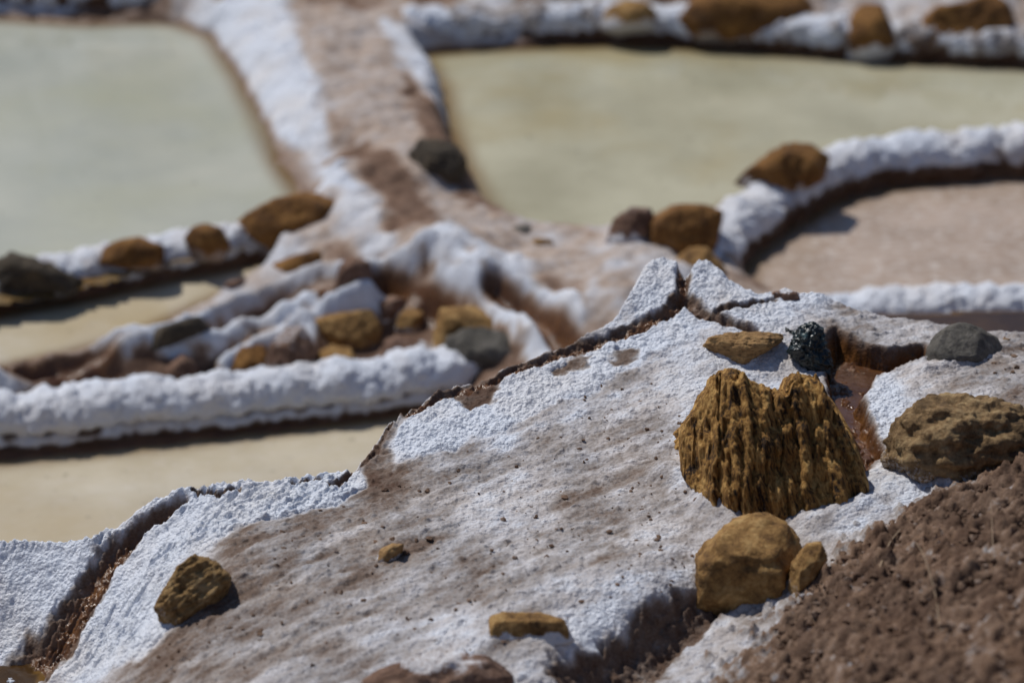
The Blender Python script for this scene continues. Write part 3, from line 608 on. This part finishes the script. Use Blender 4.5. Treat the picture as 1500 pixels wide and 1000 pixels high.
def rock(name, outline, mat, depth=.8, sub=5, boxy=2.6, cuts=6, seed=0, rough=.06, freq=3.0, strat=None, salt_base=.25, salt_top=0.0, tilt=None,
         sink=.6, wedge=None, parent=None, label=None, cat='rock', group=None, z=None, crumple=0.0, slant=0.0, ext=.13, yaw=0.0, bv=None, splits=(), push=0.0, planes=()):
    o = np.array(outline, float); cu, cv = (o.max(0) + o.min(0)) / 2
    e2 = np.roll(o, -1, 0); cr = o[:, 0] * e2[:, 1] - e2[:, 0] * o[:, 1]
    cu = ((o[:, 0] + e2[:, 0]) * cr).sum() / (3 * cr.sum()); cv = ((o[:, 1] + e2[:, 1]) * cr).sum() / (3 * cr.sum())
    vb = (o[:, 1].max() - 2 - .07 * np.ptp(o[:, 1])) if bv is None else bv
    base = hit(cu, vb)[0] if z is None else at(cu, vb, z if cat == 'boulder' or z >= 0 else low(z))
    size_px = min(np.ptp(o[:, 0]), np.ptp(o[:, 1]) * 1.4)
    d_b = (base - EYE) @ FW + push; D = depth * size_px * K * d_b * .5; dc = d_b + sink * D
    lowp = np.clip((o[:, 1] - cv) / (o[:, 1].max() - cv), 0, 1); o = o + np.c_[0 * lowp, ext * np.ptp(o[:, 1]) * sst(.35, .8, lowp)]
    th, r = polar((o - [cu, cv]) * [1, -1] * K * dc)
    kk = np.ones(5) / 5; r = np.convolve(np.r_[r[-2:], r, r[:2]], kk, 'valid')
    d, F = ico(sub); a = np.arctan2(d[:, 1], d[:, 0]); cp = np.hypot(d[:, 0], d[:, 1]); sp = d[:, 2]
    s = (np.abs(cp) ** boxy + np.abs(sp) ** boxy) ** (-1 / boxy); rr = np.interp(a, np.r_[th, math.pi], np.r_[r, r[0]])
    L = np.c_[np.cos(a) * rr * cp * s, np.sin(a) * rr * cp * s, sp * s * D]
    rg = np.random.default_rng(seed + 100); S = r.mean()
    pl = [(np.array(p[:3]) / np.linalg.norm(p[:3]), p[3]) for p in planes]
    for i in range(cuts):
        n_ = rg.normal(size=3); n_[2] = -abs(n_[2]) - .25; n_ /= np.linalg.norm(n_); pl.append((n_, rg.uniform(.72, .92)))
    for n_, t in pl:
        e = L @ n_; ex = e.max() * t; L = L - np.maximum(e - ex, 0)[:, None] * n_ * .88
    nr = d * [1, 1, 1]
    q = L / S
    dd = rough * S * fbm(q * freq, 4, seed, .35 if slant else .55) * (.6 if slant else 1)
    if strat is not None: 
        qs = np.c_[q[:, 0] * math.cos(slant) + q[:, 1] * math.sin(slant), q[:, 1] * math.cos(slant) - q[:, 0] * math.sin(slant), q[:, 2]] * np.array(strat); dd = dd + rough * 1.1 * S * (fbm(qs, 4, seed + 3, .6) - .5 * np.abs(perlin(qs * 1.7, seed + 6)))
    if crumple: dd = dd - crumple * S * np.abs(perlin(q * 3.1, seed + 1)) - crumple * .5 * S * np.abs(perlin(q * 6.5, seed + 2))
    dd = dd * (.45 + .55 * np.abs(sp)) if slant else dd
    L = L + nr * dd[:, None]
    if splits:                                  # upright splits: the block stands in sheets, each stepped against the next
        sx = [((a - cu) * K * dc, (b_ - cu) * K * dc, o_) for a, b_, o_ in splits]; y0, y1 = L[:, 1].min(), L[:, 1].max()
        t = (L[:, 1] - y0) / (y1 - y0); xw = L[:, 0] + .007 * fbm(L * np.array([14, 9, 14]), 3, 55) + .003 * perlin(L * 60, 56)
        off = np.zeros(len(L)); gro = np.zeros(len(L))
        for a, b_, o_ in sx:
            e = xw - (a + (b_ - a) * t); off += o_ * sst(-.0015, .0015, e); gro = np.maximum(gro, np.exp(-(e / .0035) ** 2))
        front = sst(.3, -.3, sp); up_ = sst(.55, .95, t)
        L[:, 2] += front * (.65 * (off - off.mean()) + .008 * gro + .012 * fbm(np.c_[xw * 55, L[:, 1] * 5, L[:, 2] * 4], 3, 57) + .010 * fbm(L * 24, 3, 58)); L[:, 1] += up_ * (-.45 * off - .005 * gro + .010 * fbm(L * 38, 2, 59))
    L[:, 2] += yaw * L[:, 0]
    C = EYE + ray(cu, cv) * dc
    V = C + L[:, :1] * RT + L[:, 1:2] * UP + L[:, 2:] * FW
    hz = (V[:, 2] - base[2]); ht = max(np.percentile(hz, 98), .01)
    salt = (salt_base + .08) * 2.2 * sst(.5, .0, hz / ht + .25 * fbm(q * 2, 2, seed + 8)) + salt_top * sst(.1, .7, d[:, 1] + .4 * fbm(q * 2, 3, seed + 9))
    org = np.array([C[0], C[1], base[2]]) if parent is None else None
    if parent is not None:
        V = V - np.array(parent.location)
    ob = link_mesh(name, V, F, mat, {'salt': salt}, origin=org, parent=parent)
    return tag(ob, label, cat if label and parent is None else None, group)

def empty(name, loc):
    e = bpy.data.objects.new(name, None); COL.objects.link(e); e.location = loc; return e
# the big striated boulder: main block, a shoulder slab at the left, a thin flake at the right
b0 = hit(1140, 755)[0]
boulder = tag(empty('boulder', tuple(b0)), 'tall ochre boulder with vertical grooves and two peaks rising beside the brown stream', 'boulder')
rock('main_block', [(1000, 700), (998, 632), (1020, 594), (1044, 552), (1060, 540), (1078, 539), (1092, 550), (1106, 562), (1130, 564), (1148, 571), (1153, 553), (1168, 544), (1190, 552), (1204, 572), (1225, 605), (1247, 650), (1262, 700), (1270, 738), (1220, 752), (1160, 768), (1100, 776), (1058, 770), (1045, 738)],
     R_STRI, .8, 7, 5.0, 1, 11, .05, 2.0, (6.0, .42, 6.0), .06, parent=boulder, z=.0, sink=.6, slant=.22, planes=[(.05, .2, -1, .8), (-.8, .1, -.6, .72)],
     splits=[(1046, 1050, .016), (1078, 1080, -.012), (1098, 1090, .010), (1126, 1104, -.008), (1150, 1122, .016), (1176, 1148, -.016), (1200, 1166, .010), (1222, 1184, -.004), (1246, 1200, .014)])
rock('slab', [(958, 684), (972, 655), (988, 632), (1012, 606), (1030, 640), (1025, 700), (990, 690)], R_STRI, .6, 5, 2.6, 3, 12, .06, 3, (3, 1, 3), .15, parent=boulder, z=.012, sink=.5, push=.08)
rock('flake', [(1198, 577), (1206, 572), (1222, 590), (1242, 628), (1262, 672), (1276, 715), (1276, 744), (1262, 745), (1246, 690), (1222, 630)], R_STRI, 1.6, 5, 3.0, 2, 13, .05, 3, (3, 1, 3), .05, parent=boulder, z=.0, sink=.4, push=.03)

ROCKS = [
 ('rock', [(1012, 890), (1020, 815), (1048, 782), (1075, 760), (1110, 750), (1150, 760), (1172, 788), (1168, 840), (1150, 870), (1060, 892)], R_OCHRE, dict(depth=1.0, sub=5, boxy=3.2, cuts=3, seed=21, rough=.055, freq=2.2, strat=(2, 4, 2), salt_base=-.06, planes=[(0, .75, -.65, .7), (-.1, -.25, -1, .8)]),
  'smooth yellow brown rock just below the tall grooved boulder'),
 ('rock', [(1152, 872), (1160, 825), (1182, 795), (1203, 793), (1212, 818), (1190, 850)], R_OCHRE, dict(depth=1.0, seed=22, cuts=5, rough=.07, salt_base=.1, salt_top=.25), 'small pale yellow stone at the edge of the earth bank'),
 ('flat_stone', [(1030, 507), (1038, 494), (1060, 488), (1110, 485), (1150, 489), (1143, 502), (1120, 516), (1085, 534), (1062, 536), (1040, 524)], R_TAN, dict(depth=1.1, sub=6, boxy=2.6, cuts=3, seed=23, rough=.07, freq=2.6, strat=(1.2, 5, 2), salt_base=.0, salt_top=.1, sink=.5, planes=[(0, .9, -.45, .72)]), 'flat tan stone lying on white salt beside the crumpled dark plastic'),
 ('grey_stone', [(1349, 552), (1353, 510), (1372, 486), (1392, 474), (1416, 473), (1440, 481), (1466, 496), (1478, 512), (1460, 540), (1400, 565)], R_GREY, dict(depth=1.0, sub=5, boxy=2.4, cuts=3, seed=24, rough=.05, salt_base=-.05, yaw=.6, bv=516, ext=0), 'smooth grey stone set at the head of the brown stream'),
 ('mottled_rock', [(1288, 705), (1300, 640), (1322, 604), (1350, 586), (1400, 579), (1450, 585), (1510, 606), (1560, 640), (1560, 690), (1450, 700), (1370, 705)], R_MOTTLE, dict(depth=.9, sub=6, boxy=2.5, cuts=2, seed=25, rough=.075, freq=3.4, strat=(1.5, 4, 3), salt_base=.14, salt_top=.2, bv=690), 'large knobbly brown rock on the right beside the earth bank'),
 ('clod', [(226, 892), (236, 866), (250, 845), (264, 824), (284, 811), (315, 820), (340, 848), (330, 878), (295, 903), (256, 920), (234, 908)], R_CLOD, dict(depth=.6, sub=6, bv=896, boxy=2.8, cuts=5, seed=26, rough=.10, freq=2.6, strat=(1.5, 5, 2), slant=.5, ext=.05, sink=.2, salt_base=.1), 'crumbly ochre clod stuck on the white slope at the lower left'),
 ('block_stone', [(715, 936), (717, 903), (735, 897), (790, 898), (825, 906), (843, 934), (800, 940)], R_OCHRE, dict(depth=.9, sub=5, boxy=5, cuts=2, seed=27, rough=.04, salt_base=.5, planes=[(0, .85, -.5, .7), (0, 0, -1, .8)]), 'small blocky yellow brown stone on the path near the bottom edge'),
 ('dark_rock', [(515, 1020), (545, 985), (590, 970), (650, 960), (715, 962), (750, 990), (758, 1030), (620, 1040)], R_RED, dict(depth=1.3, sub=5, boxy=3, seed=28, rough=.12, salt_base=.3, salt_top=.62, cuts=4, sink=.4), 'dark salt dusted rock at the very bottom of the path'),
 ('orange_stone', [(546, 828), (556, 805), (575, 795), (592, 797), (588, 812), (568, 828)], R_TAN, dict(depth=.9, sub=4, seed=29, rough=.1, salt_base=.25, sink=.9), 'small rusty orange stone embedded in the dusty path'),
 ('pale_stone', [(953, 476), (962, 466), (975, 464), (984, 470), (972, 476)], R_GREY, dict(depth=1, sub=4, seed=30, rough=.1, salt_top=.5), 'tiny pale grey stone by the brine channel below the salt horn'),
 ('brown_lump', [(1122, 441), (1132, 428), (1150, 422), (1172, 430), (1176, 438), (1150, 444)], R_RED, dict(depth=1.1, sub=5, seed=31, rough=.08, salt_base=.0, salt_top=.75), 'brown lump with a white salt cap on the near ridge crest'),
 ('ochre_flake', [(1462, 500), (1470, 495), (1482, 496), (1476, 501)], R_TAN, dict(depth=1.0, sub=3, seed=32), 'tiny orange flake on the pale ledge right of the grey stone'),
 # middle distance
 ('red_block', [(948, 378), (954, 310), (985, 300), (1030, 300), (1058, 312), (1052, 350), (1035, 378)], R_BROWN, dict(depth=1.0, seed=41, boxy=4, rough=.05, cuts=3, salt_base=.1), 'reddish square rock with an ochre crest beside the curving salt wall'),
 ('pinkish_rock', [(885, 350), (900, 320), (925, 303), (955, 305), (956, 345), (915, 358)], R_RED, dict(depth=1.0, seed=42, rough=.06, salt_base=.3, salt_top=.4), 'salt dusted rock leaning left of the reddish square rock'),
 ('yellow_dome', [(984, 400), (992, 375), (1010, 362), (1036, 362), (1062, 392), (1060, 410)], R_OCHRE, dict(depth=1.0, seed=43, rough=.04, salt_base=.0, z=-.06), 'rounded yellow rock peeking out behind the two salt horns'),
 ('wall_rock', [(1072, 265), (1100, 244), (1130, 222), (1152, 211), (1186, 209), (1216, 230), (1206, 262), (1160, 278), (1110, 270)], R_BROWN, dict(depth=1.0, seed=44, rough=.07, salt_base=.25, cuts=5, z=-.1, push=-.12), 'brown two humped rock on the curving salt wall'),
 ('wall_rock', [(340, 328), (370, 308), (405, 292), (445, 281), (490, 290), (508, 302), (495, 345), (445, 372), (410, 366)], R_BROWN, dict(depth=1.0, seed=45, rough=.05, cuts=5, salt_base=.1, z=-.14), 'largest brown rock on the upper left wall next to the far path'),
 ('wall_rock', [(270, 350), (280, 333), (300, 327), (325, 333), (338, 360), (325, 378), (285, 378)], R_BROWN, dict(depth=1.0, sub=4, seed=46, rough=.05, salt_base=.15, z=-.13), 'small round brown rock on the upper left wall, second from the far path'),
 ('wall_rock', [(132, 388), (150, 364), (175, 351), (205, 347), (240, 360), (240, 390), (190, 399)], R_BROWN, dict(depth=1.0, seed=47, rough=.05, salt_base=.15, z=-.14), 'rounded golden brown rock between salt lumps on the upper left wall'),
 ('dark_rock', [(-25, 420), (-10, 385), (15, 369), (40, 376), (65, 384), (100, 400), (125, 412), (105, 428), (30, 438)], R_DARK, dict(depth=1.0, seed=48, rough=.09, salt_base=.1, z=-.15), 'dark jagged rock at the left end of the upper left wall'),
 ('brown_slab', [(378, 402), (400, 385), (440, 372), (490, 361), (480, 380), (440, 396), (400, 406)], R_BROWN, dict(depth=1.4, sub=4, seed=49, rough=.05, salt_base=.0), 'flat brown slab on the rubble beside the narrow left pond'),
 ('dark_rock', [(598, 225), (615, 205), (640, 203), (668, 212), (684, 232), (680, 268), (655, 285), (622, 268)], R_DARK, dict(depth=1.1, seed=50, rough=.07, salt_base=.0, z=-.1, push=-.1), 'dark wet boulder on the right edge of the far path'),
 ('grey_stone', [(742, 350), (752, 332), (772, 327), (786, 340), (786, 355)], R_GREY, dict(depth=1.1, sub=4, seed=51, z=-.09), 'small grey stone at the near corner of the upper right pond'),
 ('yellow_stone', [(768, 358), (785, 349), (808, 350), (812, 358), (790, 362)], R_OCHRE, dict(depth=1.1, sub=4, seed=52), 'flat yellow stone next to the small grey stone at the pond corner'),
 ('far_rock', [(876, 38), (890, 12), (915, 0), (945, 2), (966, 22), (958, 46), (905, 48)], R_OCHRE, dict(depth=1.0, sub=4, seed=53, rough=.06, z=-.07, push=.07), 'small yellow brown rock, leftmost on the distant wall'),
 ('far_rock', [(982, 50), (992, 15), (1010, -5), (1050, -22), (1150, -22), (1190, 5), (1200, 40), (1180, 56), (1080, 60)], R_BROWN, dict(depth=.9, seed=54, rough=.04, boxy=3, salt_base=.2, z=-.13, push=-.1), 'biggest brown boulder on the distant wall with salt along its foot'),
 ('far_rock', [(1222, 78), (1240, 30), (1262, 5), (1292, 8), (1308, 50), (1325, 82), (1270, 86)], R_BROWN, dict(depth=1.0, sub=4, seed=55, rough=.06, salt_base=.45, z=-.13, push=-.03), 'narrow rock half coated in salt between the two big distant boulders'),
 ('far_rock', [(1342, 72), (1350, 28), (1372, 8), (1410, 6), (1450, -12), (1478, 10), (1490, 45), (1482, 78), (1400, 80)], R_BROWN, dict(depth=.9, seed=56, rough=.05, boxy=3, salt_base=.2, z=-.13, push=-.1), 'big brown boulder with a yellow top, rightmost on the distant wall'),
 ('pink_stone', [(818, 40), (825, 25), (842, 22), (855, 32), (848, 42)], R_RED, dict(depth=1.0, sub=4, seed=57, z=-.07, push=.1), 'tiny reddish stone on the distant wall'),
 # rubble slope
 ('rubble_rock', [(455, 490), (462, 465), (500, 457), (545, 453), (560, 480), (552, 508), (500, 512)], R_OCHRE, dict(depth=1.0, seed=61, rough=.05, salt_base=.1, cuts=5), 'squarish ochre rock, upper of a pair in the rubble'),
 ('rubble_rock', [(458, 545), (462, 518), (485, 505), (515, 510), (528, 535), (515, 552)], R_OCHRE, dict(depth=1.0, seed=62, rough=.05, salt_base=.2), 'smaller ochre rock, lower of a pair in the rubble'),
 ('rubble_rock', [(578, 482), (585, 460), (600, 449), (620, 455), (618, 478), (600, 490)], R_OCHRE, dict(depth=1.0, sub=4, seed=63, rough=.05), 'small golden stone in the middle of the rubble'),
 ('rubble_slab', [(628, 530), (634, 490), (645, 452), (690, 447), (720, 458), (735, 480), (690, 486), (660, 490), (645, 525)], R_OCHRE, dict(depth=.9, seed=64, rough=.04, boxy=3.5), 'orange topped slab leaning over the grey green stone in the rubble'),
 ('rubble_stone', [(640, 540), (650, 495), (690, 478), (735, 485), (770, 510), (775, 535), (700, 545)], R_GREY, dict(depth=1.0, seed=65, rough=.06, salt_base=.1), 'grey green stone under the orange topped slab'),
 ('rubble_rock', [(318, 560), (325, 520), (350, 508), (388, 505), (395, 545), (360, 562)], R_BROWN, dict(depth=1.0, seed=66, rough=.06, salt_base=.05), 'brown rock at the foot of the rubble above the white wall'),
 ('rubble_rock', [(385, 555), (395, 505), (418, 480), (445, 478), (465, 510), (462, 550)], R_RED, dict(depth=1.0, seed=67, rough=.06, salt_base=.2, salt_top=.5), 'salt coated reddish rock left of the ochre pair'),
 ('dark_slab', [(180, 512), (215, 488), (255, 472), (292, 462), (308, 482), (265, 503), (210, 522)], R_DARK, dict(depth=1.3, seed=68, rough=.06, salt_base=.0), 'long dark grey slab lying across the left salt rib'),
 ('rubble_rock', [(560, 530), (562, 498), (585, 490), (615, 500), (625, 530), (590, 540)], R_RED, dict(depth=1.0, sub=4, seed=69, rough=.08, salt_base=.3), 'dusty reddish rock below the small golden stone'),
 ('dark_rock', [(488, 420), (496, 388), (515, 374), (542, 384), (548, 415), (520, 425)], R_RED, dict(depth=1.0, sub=4, seed=70, rough=.06, salt_base=.05), 'dark reddish rock under the salt shelf at the rubble top'),
 ('rubble_rock', [(236, 565), (244, 528), (268, 518), (292, 535), (290, 562)], R_RED, dict(depth=1.0, sub=4, seed=71, rough=.07, salt_base=.1), 'dark brown rock above the left half of the white wall'),
 ('brown_lump', [(320, 425), (335, 412), (365, 405), (360, 416), (335, 428)], R_RED, dict(depth=1.2, sub=4, seed=72), 'small dark lump on the rib beside the narrow pond'),
 ('pinkish_rock', [(545, 470), (552, 440), (575, 432), (600, 440), (585, 460), (570, 478)], R_RED, dict(depth=1.0, sub=4, seed=73, salt_base=.3, salt_top=.3), 'pinkish stone under the salt shelf above the golden stone'),
]
for nm, out, mt, kw, lab in ROCKS:
    rock(nm, out, mt, label=lab, group='rocks among the salt pans', **kw)

# ------------------------------------------------------------------ crumpled plastic
m, nd, lk, b = new_mat('dark_plastic_film')
co = nd.new('ShaderNodeTexCoord').outputs['Object']; n1 = N(nd, 'ShaderNodeTexNoise', Scale=28.0, Detail=5.0); lk.new(co, n1.inputs['Vector'])
lk.new(ramp_(nd, lk, n1.outputs[0], [(0.42, (0.006, 0.008, 0.008)), (0.58, (0.018, 0.03, 0.03)), (0.68, (0.08, 0.13, 0.13))]), b.inputs['Base Color'])
b.inputs['Roughness'].default_value = .3; bp = N(nd, 'ShaderNodeBump', Strength=.35, Distance=.01); lk.new(n1.outputs[0], bp.inputs['Height']); lk.new(bp.outputs[0], b.inputs['Normal'])
M_BAG = m
p0 = hit(1190, 548)[0]
bag = tag(empty('plastic_bag', tuple(p0)), 'crumpled dark green black plastic bag at the edge of the stream', 'plastic bag')
rock('bag_body', [(1150, 515), (1162, 492), (1170, 474), (1190, 467), (1206, 478), (1212, 500), (1221, 530), (1218, 552), (1196, 548), (1172, 532)], M_BAG, .9, 6, 2.2, 5, 81, .08, 3.5, None, 0, parent=bag, z=.035, crumple=.22, push=-.06)
rock('bag_flap', [(1148, 498), (1150, 476), (1156, 482), (1166, 484), (1176, 494), (1168, 508), (1156, 506)], M_BAG, .7, 5, 2.2, 4, 82, .15, 3, None, 0, parent=bag, z=.045, crumple=.3, push=-.06)

# ------------------------------------------------------------------ crumbs, clods, dry stems
def crumbs(name, mat, us, vs, sizes, salt=None):
    P = hit(us, vs); d, F = ico(1); n = len(P); V = np.empty((n, len(d), 3)); S = np.empty((n, len(d)))
    for i in range(n):
        sc = sizes[i] * RNG.uniform(.6, 1.3, 3) * [1, 1, .75]; r = d * (1 + .25 * RNG.normal(size=(len(d), 1)).clip(-1, 1)) * sc
        V[i] = r + P[i] + [0, 0, sizes[i] * .25]; S[i] = RNG.uniform(0, .3) if salt is None else salt
    Fa = (F[None] + (np.arange(n) * len(d))[:, None, None]).reshape(-1, 3)
    return tag(link_mesh(name, V.reshape(-1, 3), Fa, mat, {'salt': S.ravel(), 'wet': 0 * S.ravel()}, smooth=False), kind='stuff')
n = 5200; us = np.r_[RNG.uniform(180, 1040, n), RNG.uniform(1220, 1500, 420)]; vs = np.r_[RNG.uniform(560, 990, n), RNG.uniform(465, 660, 420)]
path_poly = np.array([(190, 1000), (250, 930), (345, 800), (480, 740), (570, 690), (760, 620), (900, 520), (1040, 500), (1000, 620), (1040, 760), (1000, 870), (720, 960), (560, 960), (400, 1000), (1, 1)], float)[:-1]
ledge = np.array([(1225, 470), (1300, 468), (1440, 490), (1500, 490), (1500, 600), (1340, 580), (1300, 600), (1290, 575), (1340, 545), (1350, 505), (1230, 510)], float)
q = np.c_[us, vs]; den = perlin(np.c_[q / 90, 0 * us], 3) + perlin(np.c_[q / 30, 0 * us], 4) * .5
keep = (inside(q, path_poly) | inside(q, ledge)) & (den + RNG.uniform(-.6, .6, len(us)) > .0)
us, vs = us[keep], vs[keep]
crumbs('path_crumbs', M_EARTH, us, vs, np.minimum(.0009 + .0014 * RNG.exponential(1, len(us)), .0075))
n = 3600; us = RNG.uniform(1100, 1560, n); vs = RNG.uniform(640, 1040, n)
k = inside(np.c_[us, vs], np.array([(1500, 655), (1560, 640), (1560, 1040), (1090, 1040), (1150, 900), (1200, 830), (1320, 755), (1440, 690)], float)); us, vs = us[k], vs[k]
crumbs('earth_clods', M_EARTH, us, vs, np.minimum(.002 + .004 * RNG.exponential(1, len(us)) * .7, .012))
k = RNG.permutation(len(us))[:60]; crumbs('pale_grit', M_EARTH, us[k] + 3, vs[k] + 2, np.minimum(.002 + .0025 * RNG.exponential(1, 60), .007), .6)

m, nd, lk, b = new_mat('dry_straw'); b.inputs['Base Color'].default_value = (0.30, 0.21, 0.13, 1); b.inputs['Roughness'].default_value = .7
M_STRAW = m
def stem(pts, lift, r, label):
    P = hit(np.array([p[0] for p in pts]), np.array([p[1] for p in pts])); P[:, 2] += np.array(lift); c = catmull(P, 24)
    t = np.gradient(c, axis=0); t /= np.linalg.norm(t, axis=1)[:, None]; a = np.cross(t, [0, 0, 1.0]); a /= np.linalg.norm(a, axis=1)[:, None]; bb = np.cross(t, a)
    an = np.arange(6) * math.pi / 3; rad = r * np.linspace(1, .5, 24)[:, None, None]
    V = c[:, None] + rad * (np.cos(an)[None, :, None] * a[:, None] + np.sin(an)[None, :, None] * bb[:, None])
    i = np.arange(24 * 6).reshape(24, 6); F = np.stack([i[:-1], np.roll(i, -1, 1)[:-1], np.roll(i, -1, 1)[1:], i[1:]], -1).reshape(-1, 4)
    tag(link_mesh('dry_stem', V.reshape(-1, 3), F, M_STRAW, origin=P[0]), label, 'dry stem', 'dry stems on the earth bank')
stem([(1378, 925), (1368, 880), (1352, 840), (1340, 815)], [0, .02, .035, .03], .0014, 'long curved dry stem in the middle of the earth bank')
stem([(1455, 820), (1452, 780), (1450, 755)], [0, .02, .03], .0011, 'short upright dry stem near the top of the earth bank')
stem([(1288, 835), (1302, 805), (1318, 782)], [.004, .012, .01], .0026, 'dark twig lying slanted on the upper earth bank')
